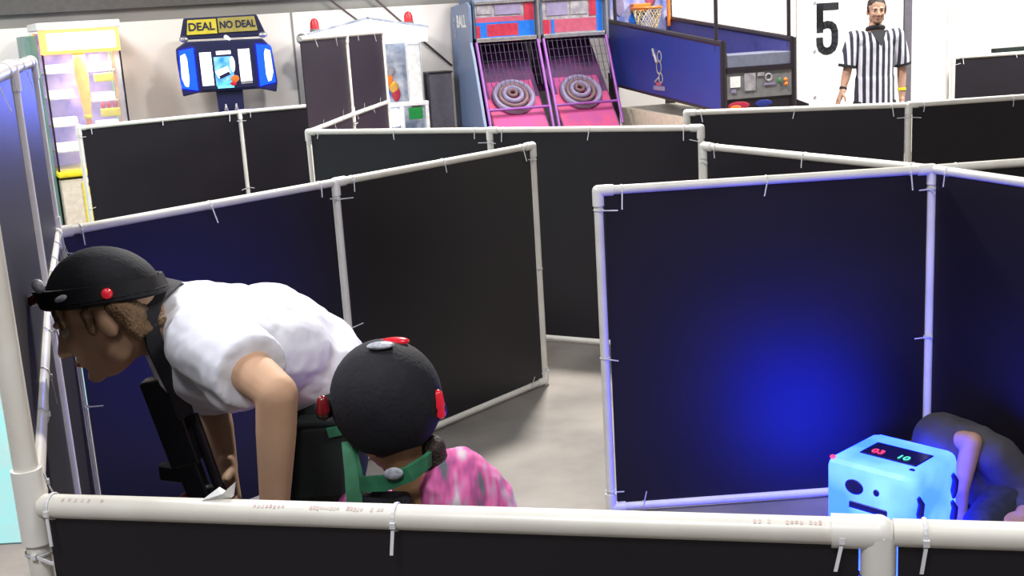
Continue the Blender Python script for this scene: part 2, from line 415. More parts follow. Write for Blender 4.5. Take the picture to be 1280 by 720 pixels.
def add_hand(mb, w, d, pn, side, curl=.5, k=1.0, spread=.1):
    """w wrist, d palm direction, pn palm normal (fingers curl toward it), side the thumb side"""
    d, pn = V(d).normalized(), V(pn); pn = (pn-d*pn.dot(d)).normalized()
    t = V(side); t = (t-d*t.dot(d)-pn*t.dot(pn)).normalized()
    w = V(w)
    mb.cap(w-d*.01, w+d*.075*k, .023*k, .019*k, (t,1.75))
    for i, (o, L) in enumerate(((.030,.072),(.010,.080),(-.010,.074),(-.029,.058))):
        p = w+d*.085*k+t*o*k; a = curl*.45; r = .0088*k
        dd = (d+t*o*spread*20*.1).normalized()
        for q, fr in enumerate((.45,.32,.25)):
            v2 = dd*math.cos(a)+pn*math.sin(a); p2 = p+v2*L*fr*k
            mb.cap(p, p2, r, r*.92); p, r = p2, r*.92; a += curl*.75
    p = w+d*.02*k+t*.030*k; q = p+(d*.55+t*.7+pn*.35).normalized()*.042*k
    mb.cap(p, q, .014*k, .0105*k); mb.cap(q, q+(d*.85+t*.15+pn*.45).normalized()*.034*k, .0105*k, .0085*k)

# ---- the bending man in a white shirt
root = thing('person', 'person in white T-shirt and black headgear bending over at left', 'person', (-.5,2.45,0))
hc = at(134,392,2.19)
T, R = frame(hc, (-.92,-.14,-.34), (-.34,.05,.94))
nb = at(212,402,2.30)
shN, shF = at(262,420,2.15), at(262,440,2.47)
elN, wrN = at(346,492,1.95), at(343,652,1.98)
elF, wrF = at(268,512,2.62), at(284,585,2.56)
chest, belly, hip = at(262,428,2.32), at(345,428,2.44), at(402,462,2.56)
hipN, hipF = hip+V((.02,-.09,-.05)), hip+V((.0,.10,-.05))
knN, knF = V((-.50,2.42,.56)), V((-.60,2.66,.56))
anN, anF = V((-.36,2.42,.09)), V((-.46,2.66,.09))
Yd = (0,1,0)
mb = MB(); add_head(mb, T, R, nb, 1.0, .056)
mb.cap(nb, chest, .062, .10, (Yd,1.35)); mb.chain([chest,belly,hip], [.108,.095,.11], (Yd,1.35))
for sh, el, wr in ((shN,elN,wrN),(shF,elF,wrF)):
    mb.chain([chest+(sh-chest)*.5, sh], [.07,.06]); mb.chain([sh,el], [.052,.037])
    m1 = el+(wr-el)*.3; mb.chain([el, m1, wr], [.037,.036,.025])
for hp, kn, an in ((hipN,knN,anN),(hipF,knF,anF)):
    mb.chain([hip,hp], [.1,.095]); mb.chain([hp,kn], [.088,.056]); mb.chain([kn, kn+(an-kn)*.3, an], [.055,.054,.036])
    mb.cap(an+V((.02,0,-.04)), an+V((-.15,-.02,-.055)), .032, .024, (Yd,1.3))
add_hand(mb, wrN, (-.05,.05,-1), (-.8,.5,0), (-.5,-1,.1), .6)
add_hand(mb, wrF, at(292,625,2.52)-wrF, (-.9,-.3,0), at(305,560,2.5)-at(287,600,2.5), .9)
build(mb, 'body', M['skin'], None, voxel=.0045, smo=5)
body = bpy.data.objects['body']; body.parent = root
body.matrix_parent_inverse = MW[root.name].inverted()
face_parts(T, R, root)
mb = MB()   # T-shirt
mb.cap(nb+(chest-nb)*.05, chest, .080, .122, (Yd,1.38)); mb.chain([chest,belly], [.124,.108], (Yd,1.40))
mb.cap(belly, hip+(hip-belly)*.10, .110, .112, (Yd,1.4), f1=True)
mb.cap(belly+V((.01,0,-.04)), belly+V((.10,.04,-.07)), .085, .085, (Yd,1.3))
mb.cap(chest+V((-.01,-.05,-.02)), at(292,462,2.20), .095, .085)
for sh, el in ((shN,elN),(shF,elF)):
    mb.chain([chest+(sh-chest)*.35, sh+V((0,0,-.01))], [.10,.078]); q = sh+(el-sh)*.66
    if sh is shN: mb.cap(sh+V((0,0,-.03)), at(288,486,2.07), .060, .046)
    mb.cap(sh+V((0,0,-.01)), q, .084, .072, f1=True)
build(mb, 'shirt', M['cloth_white'], root, True, voxel=.006, smo=10, disp=.012, dscale=.06)
mb = MB()   # trousers
mb.cap(hip+V((-.02,0,-.0)), hip+V((-.01,0,-.07)), .104, .108, (Yd,1.3))
for hp, kn, an in ((hipN,knN,anN),(hipF,knF,anF)):
    mb.chain([hip+V((0,0,-.05)),hp,kn], [.105,.108,.078]); mb.cap(kn, an+V((0,0,-.02)), .076, .062, f1=True)
build(mb, 'trousers', M['trouser'], root, True, voxel=.008, smo=6, disp=.02)
for an in (anN, anF):
    mb = MB().cap(an+V((.03,0,-.045)), an+V((-.17,-.02,-.058)), .043, .034, (Yd,1.25)).cap(an, an+V((.01,0,-.03)), .047, .045)
    s = build(mb, 'shoe', M['shoe'], root, True, voxel=.006)
mb = MB()   # hair between cap and nape
for a in range(-5,6):
    x = a*.0155
    mb.cap(T(x,-.075+abs(x)*.35,-.005), T(x*.9,-.088+abs(x)*.5,-.058), .018, .010)
for s in (-1,1):
    mb.cap(T(s*.077,.014,.02), T(s*.074,.020,-.018), .012, .007); mb.cap(T(s*.076,-.035,.01), T(s*.074,-.045,-.045), .017, .012)
    for q in range(4): mb.cap(T(s*(.02+q*.016),.080-q*.007,.045), T(s*(.026+q*.016),.087-q*.008,.018-q*.003), .008, .004)
build(mb, 'hair', M['hair_br'], root, True, voxel=.004, smo=3, disp=.006, dscale=.02)
def beanie(T, R, root, k=1.0, tilt=0, slouch=0, m=None):
    mb = MB(); n = 28; rings = []
    for i in range(13):
        t = PI/2*i/12*.985
        ring = []
        for a in range(n):
            c, s = math.cos(2*PI*a/n), math.sin(2*PI*a/n)
            z = .030+.096*math.sin(t); y = .104*math.cos(t)*s-.012-slouch*math.sin(t); x = .086*math.cos(t)*c
            z += -(.104*s)*tilt*math.cos(t)*-1
            ring.append(T(x*k, y*k, z*k))
        rings.append(ring)
    mb.poly(rings)
    # folded rim
    for i in range(n):
        pass
    rim = []
    for a in range(n+1):
        c, s = math.cos(2*PI*a/n), math.sin(2*PI*a/n)
        rim.append(T(.088*c*k, (.106*s-.012)*k, (.034+.104*s*tilt)*k))
    mb.tube(rim, .011*k, 8, False)
    return build(mb, 'cap', m or M['cap'], root, True, True)
def headband(T, R, root, leds, k=1.0, tilt=0, z=.045, emblem=None):
    n = 32; mb = MB(); rings = []
    for zz, e in ((-.017,.002),(-.017,.009),(.017,.009),(.017,.002)):
        rings.append([(math.cos(2*PI*a/n)*(.089+e)*k, (math.sin(2*PI*a/n)*(.107+e)-.012)*k, (z+zz+.104*math.sin(2*PI*a/n)*tilt)*k) for a in range(n)])
    rings = [[T(*p) for p in r] for r in rings]; rings.append(rings[0])
    mb.poly(rings, False, False)
    hb = build(mb, 'headband', M['black'], root, True, True)
    for a, m, r in leds:
        c, s = math.cos(a), math.sin(a); p = ((.098)*c, (.116)*s-.012, z+.104*s*tilt)
        o = R@V((c,s,0))
        mb = MB().cap(T(*[q*k for q in p])-o*.006, T(*[q*k for q in p])+o*.012, r, r*.8)
        build(mb, 'lamp', M[m], hb, True, True)
    if emblem is not None:
        for a, zz, rr in emblem:
            c, s = math.cos(a), math.sin(a)
            build(MB().ell(T(.099*c*k,(.117*s-.012)*k,(z+zz+.104*s*tilt)*k), (.004+.010*abs(s), .004+.010*abs(c), rr), R), 'badge', M['pale'], hb, True, True)
    return hb
beanie(T, R, root, 1.0, .30, .022)
headband(T, R, root, [(PI/2,'red_dark',.013),(PI+.25,'red_led',.011),(-.25,'red_led',.011)], 1, .34, .046, [(PI-.78,.030,.014),(PI-.45,.002,.006)])

# ---- laser tag gun hanging from his neck
gun = thing('laser_tag_gun', 'black laser tag gun with strap hanging from the neck of the bending man', 'toy gun', at(225,560,2.25))
g0, g1 = at(196,476,2.24), at(262,650,2.30); gd = (g1-g0).normalized(); gw = V((0,1,0)); gs = gd.cross(gw).normalized()
if gs.x > 0: gs = -gs
mb = MB(); Lg = (g1-g0).length
mb.obox(g0+gd*Lg*.28, gd*Lg*.30, gw*.022, gs*.030); mb.obox(g0+gd*Lg*.74, gd*Lg*.26, gw*.018, gs*.022)
build(mb, 'receiver', M['black'], gun, True, bevel=.006)
build(MB().tube([g0+gd*Lg*.30-gs*.045, g0+gd*Lg*.95-gs*.043], .011), 'barrel', M['black'], gun, True, True)
for f_ in (.30,.8): build(MB().obox(g0+gd*Lg*f_-gs*.034, gd*.012, gw*.010, gs*.020), 'barrel_mount', M['black'], gun, True, bevel=.003)
build(MB().obox(g0+gd*Lg*.62+gs*.035, gd*.018+gs*.004, gw*.015, gs*.025-gd*.01), 'grip', M['black'], gun, True, bevel=.005)
build(MB().cap(g1+gs*.01-gd*.07, g1+gs*.045-gd*.05, .018, .016), 'muzzle_lamp', M['red_dark'], gun, True, True)
def ribbon(pts, w, th, nm, m, parent, wd):
    pts = [V(p) for p in pts]; rings = []
    for i, p in enumerate(pts):
        d = (pts[min(i+1,len(pts)-1)]-pts[max(i-1,0)]).normalized(); a = V(wd[i] if isinstance(wd, list) else wd)
        a = (a-d*a.dot(d)).normalized(); b = d.cross(a)
        rings.append([p+a*w/2+b*th/2, p-a*w/2+b*th/2, p-a*w/2-b*th/2, p+a*w/2-b*th/2])
    return build(MB().poly(rings), nm, m, parent, True, True)
nk = (nb-hc).normalized()
ribbon([at(236,356,2.40), at(215,352,2.30), at(194,368,2.20), at(186,398,2.16), at(193,430,2.15), at(208,462,2.17), at(222,490,2.20), at(232,520,2.22)], .036, .006, 'strap', M['web'], gun, nk)
ribbon([at(236,356,2.40), at(225,400,2.48), at(215,450,2.44), at(222,490,2.34), at(230,520,2.26)], .04, .006, 'strap', M['web'], gun, nk)
# ---- game pack clipped to his hip
pk = thing('hip_pack', 'dark green pack with green trim hanging at the hip of the bending man', 'pack', at(405,580,2.38))
c0 = at(405,572,2.36)
build(MB().obox(c0, (.055,0,0), (0,.035,0), (0.012,0,.085)), 'pouch', M['trouser'], pk, True, bevel=.012)
build(MB().obox(c0+V((.012,0,.088)), (.058,0,0), (0,.037,0), (0,0,.008)), 'flap', M['trouser'], pk, True, bevel=.006)
build(MB().obox(c0+V((.046,-.037,.072)), (.026,0,.004), (0,.004,0), (-.002,0,.010)), 'piping', M['green'], pk, True)

# ---- child in tie-dye shirt
root = thing('person', 'child in black cap and pink tie-dye shirt with green collar, seen from behind', 'person', (-.15,2.12,0))
hc = at(480,508,2.10)
T, R = frame(hc, (-.50,.70,-.42), (-.20,.30,.93)); k = .93
nb = at(515,592,2.12); ch = V((-.13,2.12,.90)); be = V((-.14,2.14,.76)); hi = V((-.15,2.14,.64))
shR, shL = at(571,610,2.10), at(452,645,2.22)
elR, elL = V((-.02,2.02,.74)), V((-.36,2.28,.74)); wrR, wrL = V((-.16,2.0,.62)), V((-.42,2.14,.62))
mb = MB(); add_head(mb, T, R, nb, k, .05); mb.cap(nb, ch, .05, .08)
ax = (shR-shL).normalized()
mb.chain([ch,be,hi], [.085,.078,.085], (ax,1.3)); mb.chain([ch,shR],[.06,.045]); mb.chain([ch,shL],[.06,.045])
mb.cap(nb, shR+V((-.03,0,.02)), .045, .04)
for s, e, w in ((shR,elR,wrR),(shL,elL,wrL)): mb.chain([s,e,w],[.040,.033,.023])
add_hand(mb, wrR, wrR-elR, (0,.5,.5), (0,-.3,1), .6, .8); add_hand(mb, wrL, wrL-elL, (.5,.3,.2), (0,0,1), .6, .8)
for s in (-1,1):
    hp = hi+ax*s*.075; kn = hp+V((-.05,.0,-.27)); an = kn+V((.03,0,-.29)); an.z = .07
    mb.chain([hi,hp,kn,an],[.08,.07,.048,.032]); mb.cap(an+V((.02,0,-.03)), an+V((-.12,.03,-.04)), .027, .02)
build(mb, 'body', M['skin_kid'], root, True, voxel=.005, smo=5)
face_parts(T, R, root, k)
mb = MB()
mb.chain([ch+V((.01,0,.015)),be,hi+V((0,0,-.02))], [.098,.092,.098], (ax,1.36))
mb.chain([ch+V((.03,0,.05)), shR], [.085,.080]); mb.chain([ch,shL],[.07,.06]); mb.cap(shR, shR+(elR-shR)*.6, .074, .060, f1=True); mb.cap(shL, shL+(elL-shL)*.6, .06, .052, f1=True)
build(mb, 'shirt', M['tiedye'], root, True, voxel=.006, smo=6, disp=.014, dscale=.05)
mb = MB()
for s in (-1,1):
    hp = hi+ax*s*.075; kn = hp+V((-.05,.0,-.27)); an = kn+V((.03,0,-.29)); an.z = .09
    mb.chain([hi+V((0,0,-.03)),hp,kn],[.09,.084,.062]); mb.cap(kn, an, .06, .05, f1=True)
build(mb, 'trousers', M['denim'], root, True, voxel=.008)
for s in (-1,1):
    hp = hi+ax*s*.075; an = hp+V((-.02,0,-.56)); an.z = .07
    build(MB().cap(an+V((.02,0,-.028)), an+V((-.14,.03,-.035)), .038, .03, ((0,1,0),1.2)), 'shoe', M['shoe'], root, True, voxel=.006)
mb = MB(); n = 32; rings = []   # close fitting cap that covers the whole head
for i in range(21):
    t = -1.2+(PI/2+1.2)*i/20*.985
    rings.append([T(.103*math.cos(t)*math.cos(2*PI*a/n), -.018+.112*math.cos(t)*math.sin(2*PI*a/n), .012+.112*math.sin(t)) for a in range(n)])
build(mb.poly(rings), 'cap', M['cap'], root, True, True)
hb = [o for o in root.children if o.name.startswith('cap')][0]
for c_ in ((405,512),(547,512)): build(MB().ell(at(*c_,2.07), (.018,.020,.022)), 'lamp_housing', M['black'], hb, True, True)
for (px,py,Y,m,r) in ((548,505,2.05,'red_led',.012),(551,517,2.05,'red_led',.009),(404,513,2.035,'red_dark',.013)):
    q = at(px,py,Y); build(MB().cap(q, q+V((.0,0,.018)), r, r*.8), 'lamp', M[m], hb, True, True)
q = at(492,427,2.10); build(MB().ell(q, (.030,.016,.008)), 'lamp', M['red_led'], hb, True, True)
q = at(476,432,2.06); build(MB().ell(q, (.026,.016,.007)), 'badge', M['pale'], hb, True, True)
mb = MB()      # dark hair below the cap
mb.cap(at(540,560,2.08), at(552,590,2.09), .026, .016); mb.cap(at(515,575,2.08), at(548,575,2.08), .022, .02)
build(mb, 'hair', M['hair_dk'], root, True, voxel=.004, smo=2, disp=.006, dscale=.02)
vest = thing('game_vest', 'dark game vest with green collar worn by the child', 'vest', at(490,640,2.1))
ribbon([at(440,560,2.10), at(448,590,2.07), at(452,605,2.045), at(480,604,2.02), at(512,592,2.01), at(532,578,2.03), at(545,566,2.10)], .030, .008, 'collar', M['green'], vest, (.1,-.1,1))
ribbon([at(437,552,2.10), at(441,590,2.06), at(444,640,2.04)], .030, .008, 'strap', M['green'], vest, (1,0,0))
build(MB().obox(at(482,650,2.055), (.056,-.012,0), (0,.012,.004), (-.004,0,.055)), 'front_panel', M['web'], vest, True, bevel=.01)
q = at(492,592,2.005); build(MB().ell(q, (.018,.006,.012)), 'clip', M['pale'], vest, True, True)

# ---- crouching person behind the cube
root = thing('person', 'person in dark grey shirt crouching behind the glowing blue cube', 'person', (1.55,3.8,0))
hd = at(1172,566,3.93); T, R = frame(hd, (-.7,-.4,-.60), (-.45,-.2,.85))
nb = at(1195,552,3.92)+V((0,0,-.03)); ch = V((1.48,3.87,.34)); be = V((1.60,3.86,.26)); hi = V((1.66,3.80,.17))
shN, shF = at(1215,552,3.74), at(1172,572,4.02)
elN = at(1200,612,3.70); wrN = at(1199,655,3.70); elF = V((1.38,4.10,.22)); wrF = V((1.38,4.0,.08))
mb = MB(); add_head(mb, T, R, nb, .9, .05)
mb.cap(nb, ch, .048, .075); mb.chain([ch,be,hi],[.075,.085,.09],((.5,.85,0),1.15))
mb.chain([ch,shN],[.05,.034]); mb.chain([ch,shF],[.05,.04])
mb.chain([shN,elN,wrN],[.034,.031,.023]); mb.chain([shF,elF,wrF],[.042,.034,.024])
add_hand(mb, wrN, (-.3,-.3,-.7), (-.5,.5,0), (-.5,-.5,.2), .5, .85)
add_hand(mb, wrF, (0,-1,-.3), (-1,0,0), (0,0,1), .5, .85)
kneeN, kneeF = V((1.50,3.56,.16)), V((1.42,3.95,.14))
for kn, hp in ((kneeN,hi+V((0,-.08,0))),(kneeF,hi+V((0,.08,0)))):
    mb.chain([hi,hp,kn],[.09,.075,.055]); mb.chain([kn, V((kn.x+.27,kn.y+.0,.06))],[.05,.036]); 
    f = V((kn.x+.27,kn.y,.06)); mb.cap(f, f+V((.05,0,-.02)), .034, .025)
hf = at(1262,652,3.52); sh2 = at(1278,585,3.72); mb.chain([shN+V((.08,0,-.06)), sh2+V((.03,-.03,-.10)), hf+V((.05,.02,.0))],[.05,.040,.028])
build(mb, 'body', M['skin_ref'], root, True, voxel=.006, smo=5)
# resting hand at the right edge, part of the same reach
hb_ = MB(); add_hand(hb_, hf+V((.06,.02,0)), (-1,-.15,-.1), (0,.3,-1), (0,-1,0), .3, .95)
hb_.cap(hf+V((.05,.02,0)), hf+V((.12,.05,.01)), .026, .030)
build(hb_, 'hand', M['skin_ref'], root, True, voxel=.004, smo=4)
face_parts(T, R, root, .9)
mb = MB()
mb.chain([nb+V((.02,0,-.02)), ch+V((0,0,-.01))],[.055,.098]); mb.chain([ch+V((0,0,-.005)),be,hi],[.105,.112,.110],((.5,.85,0),1.2)); mb.cap(ch, shN+V((.05,.04,-.01)), .09, .050)
mb.chain([ch,shF+V((.02,0,.01))],[.085,.062]); mb.cap(shF, shF+(elF-shF)*.7, .058, .05, f1=True)
mb.chain([ch, at(1240,575,3.80)],[.085,.060]); mb.chain([ch+V((.05,0,0)), shN+V((.08,0,-.06)), sh2+V((.03,-.03,-.10)), sh2+V((.03,-.03,-.10))+(hf+V((.05,.02,0))-sh2-V((.03,-.03,-.10)))*.55],[.085,.078,.068,.056])
mb.cap(at(1160,556,4.0), at(1215,560,3.93), .036, .045)
build(mb, 'shirt', M['grey_shirt'], root, True, voxel=.007, smo=6, disp=.016)
mb = MB()
for kn, hp in ((kneeN,hi+V((0,-.08,0))),(kneeF,hi+V((0,.08,0)))):
    mb.chain([hi,hp,kn],[.10,.088,.068]); mb.cap(kn, V((kn.x+.27,kn.y,.075)), .064, .05, f1=True)
build(mb, 'trousers', M['denim'], root, True, voxel=.008)
mb = MB(); mb.ell(T(0,-.014,.036), (.076,.096,.088), R); mb.ell(T(0,-.05,-.01), (.068,.055,.06), R)
build(mb, 'hair', M['hair_br'], root, True, voxel=.005, smo=3, disp=.008, dscale=.02)

# ---- referee
X0, Y0 = 3.325, 10.5
root = thing('person', 'referee in black and white striped shirt standing before the white wall', 'person', (X0,Y0,0))
S = 1.035
T, R = frame((X0+.005,Y0-.02,1.755), (-.12,-1,-.05), (0,-.03,1))
mb = MB(); add_head(mb, T, R, V((X0,Y0,1.60)), .98, .054)
ch = V((X0,Y0,1.44)); be = V((X0,Y0,1.17)); hi = V((X0,Y0,.98)); Xd = (1,0,0)
mb.cap(V((X0,Y0,1.60)), ch, .058, .10, (Xd,1.15)); mb.chain([ch,be,hi],[.105,.092,.10],(Xd,1.5))
shs = {}
for s in (-1,1):
    sh = V((X0+s*.185,Y0,1.535)); 
    if s < 0: el = V((X0-.245,Y0-.01,1.26)); wr = V((X0-.305,Y0-.06,1.07)); d = V((-.45,-.15,-.9))
    else: el = V((X0+.245,Y0+.02,1.25)); wr = V((X0+.235,Y0-.03,.96)); d = V((.0,-.2,-1))
    shs[s] = (sh, el, wr)
    mb.chain([ch+V((s*.08,0,.04)), sh],[.075,.058]); mb.chain([sh,el],[.052,.040]); mb.chain([el, el+(wr-el)*.3, wr],[.040,.039,.025])
    add_hand(mb, wr, d, (-s,.2,0), (0,-1,.1), .35)
    hp = V((X0+s*.095,Y0,.93)); kn = V((X0+s*.11,Y0-.02,.51)); an = V((X0+s*.12,Y0,.09))
    mb.chain([hi,hp,kn],[.10,.092,.058]); mb.chain([kn, kn+(an-kn)*.3, an],[.056,.057,.036]); mb.cap(an+V((0,.03,-.05)), an+V((s*.03,-.16,-.055)), .033, .025)
build(mb, 'body', M['skin_ref'], root, True, voxel=.006, smo=4)
face_parts(T, R, root, .98)
mb = MB()
mb.cap(V((X0,Y0,1.57)), ch, .075, .118, (Xd,1.5), f0=True); mb.chain([ch,be],[.122,.115],(Xd,1.42)); mb.cap(be, V((X0,Y0,.84)), .118, .128, (Xd,1.48), f1=True)
for s in (-1,1):
    sh, el, wr = shs[s]; mb.chain([ch+V((s*.08,0,.05)), sh+V((s*.002,0,-.006))],[.09,.070]); q = sh+(el-sh)*.92+V((s*.01,0,0))
    mb.cap(sh+V((0,0,-.01)), q, .074, .076, f1=True)
build(mb, 'shirt', M['stripe'], root, True, voxel=.006, smo=4, disp=.010)
build(MB().torus((X0,Y0-.005,1.60), (0,.25,1), .066, .020, 24, 8).extrude([(X0-.07,Y0-.088,1.585),(X0+.07,Y0-.088,1.585),(X0+.005,Y0-.155,1.45)], (0,-.008,.0)), 'collar', M['web'], root, True, True)
for s in (-1,1):
    sh, el, wr = shs[s]; q = sh+(el-sh)*.92+V((s*.01,0,0)); dd = (el-sh).normalized()
    build(MB().cap(q-dd*.018, q+dd*.004, .0785, .0785, None, True, True), 'cuff', M['web'], root, True, True)
sh, el, wr = shs[-1]; build(MB().cap(wr+(el-wr)*.10, wr+(el-wr)*.2, .032, .033, None, True, True), 'wristband', M['web'], root, True, True)
sh, el, wr = shs[1]; build(MB().cap(wr+(el-wr)*.30, wr+(el-wr)*.38, .036, .037, None, True, True), 'wristband', M['yellow'], root, True, True, label='yellow wristband')
mb = MB(); mb.cap(V((X0,Y0,.98)), V((X0,Y0,.92)), .104, .106, (Xd,1.4))
for s in (-1,1):
    hp = V((X0+s*.095,Y0,.93)); kn = V((X0+s*.11,Y0-.02,.51)); an = V((X0+s*.12,Y0,.06))
    mb.chain([hp,kn],[.10,.078]); mb.cap(kn, an, .076, .066, f1=True)
build(mb, 'trousers', M['web'], root, True, voxel=.009)
for s in (-1,1):
    an = V((X0+s*.12,Y0,.09)); build(MB().cap(an+V((0,.03,-.048)), an+V((s*.03,-.18,-.055)), .042, .034, (Xd,1.1)), 'shoe', M['shoe'], root, True, voxel=.007)
mb = MB(); mb.ell(T(0,-.02,.050), (.078,.094,.078), R); mb.ell(T(0,-.06,.0), (.070,.045,.06), R)
for s in (-1,1): mb.cap(T(s*.072,.0,.03), T(s*.072,.008,-.01), .014, .008)
build(mb, 'hair', M['hair_dk'], root, True, voxel=.005, smo=3, disp=.006, dscale=.02)
for s in (-1,1): build(MB().cap(T(s*.018,.090,.018), T(s*.046,.080,.020), .0045, .003), 'eyebrow', M['hair_dk'], root, True, True)
build(MB().ell(T(0,.066,-.096), (.026,.020,.016), R).ell(T(0,.088,-.052), (.022,.005,.004), R), 'beard', M['hair_br'], root, True, True)

# ------------------------------------------------------------------ glowing cube
cb = thing('glowing_cube', 'glowing light blue plastic cube with red and green digits on top', 'game base', (1.22,3.63,0), math.atan2(.208,.246)+.03)
# local x: right and back, local y: left and back
h = .157; ZT = .405
def rbox(x0,x1,y0,y1,z0,z1): return MB().box(x0,x1,y0,y1,z0,z1)
build(rbox(-h,h,-h,h,.02,ZT), 'shell', M['cube'], cb, bevel=.035)
build(MB().box(-h*.8,h*.8,-h*.8,h*.8,0,.03), 'foot', M['black'], cb)
# local -x face looks left, local -y face looks to the right front
build(rbox(-.062,.055,-.118,.085,ZT-.002,ZT+.004), 'display', M['cube_disp'], cb, bevel=.003)
def digits(s, x, y, m):
    r = Matrix.Rotation(-PI/2, 3, 'Z')
    return text(s, .045, M[m], 'digits', disp, (x,y,ZT+.006), r, .0008)
disp = [o for o in cb.children if o.name.startswith('display')][0]
digits('03', -.028, .035, 'dig_red'); digits('10', -.028, -.055, 'dig_grn')
build(MB().ell((-h-.001,.045,.325), (.006,.034,.026)), 'handle', M['cube_dark'], cb, False, True)
build(MB().ell((-h-.001,-.035,.325), (.005,.011,.012)), 'knob', M['cube_dark'], cb, False, True)
build(rbox(-h-.004,-h+.01,-.075,.065,.205,.275), 'window', M['cube_dark'], cb, bevel=.01)
build(MB().obox((-h-.005,-.005,.240), (.003,0,0), (0,.066,.0), (0,0,.012)), 'window_bar', M['cube'], cb, bevel=.003)
for x, z in ((-.115,.285),(.105,.295),(.105,.20)):
    build(MB().tube([(x-.004,-h-.002,z+.045),(x+.006,-h-.008,z+.02),(x-.006,-h-.010,z-.01),(x+.006,-h-.002,z-.04)], [.007,.011,.012,.006], 10), 'latch', M['cube_dark'], cb, False, True)
build(MB().ell((-h+.02,h-.02,ZT-.004), (.010,.010,.007)), 'indicator', M['dig_red'], cb, False, True)
build(MB().ell((-.09,-.12,ZT-.001), (.010,.010,.004)), 'button', M['cube_dark'], cb, False, True)

# ------------------------------------------------------------------ arcade machines along the back wall (local x along wall, -y toward the room)
def wthing(name, label, cat, u, w, dz=0, rz=0, group=None): return thing(name, label, cat, wl(u,w,0), AW+rz, group)
# gold prize machine: origin = centre of its front bottom edge
g = wthing('prize_machine', 'tall gold lit prize machine with glass front at the far left', 'arcade machine', -.075, .80, rz=.24)
W_ = .345; D_ = .66
build(MB().box(-W_,W_,.0,D_,.0,.64), 'base_cabinet', M['cream'], g, bevel=.01)
build(MB().box(-.16,.10,-.012,.0,.10,.60), 'door', M['yellow'], g, bevel=.004)
build(MB().box(-.13,.02,-.016,-.012,.40,.47), 'coin_plate', M['white'], g)
build(MB().box(-.13,.07,-.015,-.012,.56,.60), 'slot', M['black'], g)
build(MB().prism([(-W_-.02,.66),(W_+.02,.66),(W_+.02,.72),(-W_-.02,.72)], -.03, D_), 'tray_rim', M['yellow'], g, bevel=.02)
build(MB().box(-W_,W_,D_-.03,D_,.72,2.0), 'back_panel', M['purple_back'], g)
for sx in (-1,1):
    build(MB().box(sx*W_-.008,sx*W_+.008,-.008,.012,.72,2.0), 'corner_post', M['bb_black'], g)
    build(MB().box(sx*W_-.004,sx*W_+.004,.012,D_-.03,.72,1.99), 'side_glass', M['glass'], g)
    build(MB().box(sx*W_-.012,sx*W_+.012,D_-.1,D_-.0,.72,2.0), 'rear_post', M['mint'], g)
    build(MB().box(sx*W_-.010,sx*W_+.010,D_*.55,D_*.62,.72,2.0), 'side_trim', M['gold'], g)
build(MB().box(-W_+.01,W_-.01,-.004,.002,.73,1.84), 'front_glass', M['glass'], g)
build(MB().box(-W_-.02,W_+.03,-.04,D_+.02,2.02,2.09), 'roof', M['white'], g, bevel=.01)
build(MB().box(-W_-.01,W_+.01,-.03,.03,1.80,2.02), 'sign_frame', M['amber_lit'], g, bevel=.012)
build(MB().box(-W_+.05,W_-.03,-.045,-.03,1.835,1.99), 'sign_face', M['sign_lit'], g, bevel=.01)
for z, x0, x1 in ((1.62,-W_+.03,-.06),(1.38,-W_+.03,-.06),(1.12,-W_+.03,-.06),(.88,-W_+.03,-.06),(1.62,.08,W_-.03),(1.33,.08,W_-.03),(1.06,.08,W_-.03),(.82,.08,W_-.03)):
    build(MB().box(x0,x1,.22,.60,z,z+.012), 'shelf', M['white'], g)
    build(MB().box(x0+.02,x1-.02,.25,.40,z+.013,z+.085), 'prize_box', M['shelf_lit'], g, bevel=.008)
build(MB().tube([(-.01,.12,1.80),(-.01,.12,1.70),(-.01,.12,1.60),(0,.12,1.32),(0,.12,1.22)], [.055,.060,.062,.045,.03], 16), 'claw_column', M['amber_col'], g, False, True)
build(MB().ell((0,.12,1.205), (.042,.042,.03)), 'claw_knob', M['yellow'], g, False, True)
build(MB().tube([(0,.12,1.18),(.01,.12,.86)], .026, 12), 'claw_rod', M['orange'], g, False, True)
for nm, x0, x1, z0, z1, m in (('prize_bag',.10,.27,1.52,1.60,'yellow'),('prize_tray',.12,.29,1.19,1.27,'yellow'),('prize_bag',.19,.28,.98,1.05,'orange')):
    build(MB().box(x0,x1,.03,.16,z0,z1), nm, M[m], g, bevel=.015)
for i in range(3): build(MB().ell((.145+i*.055,.09,1.30), (.022,.03,.035)), 'prize_ball', M['red'], g, False, True)
build(MB().box(-W_-.13,-W_-.02,.10,D_+.02,.0,1.98), 'side_cabinet', M['teal_dark'], g, bevel=.01)
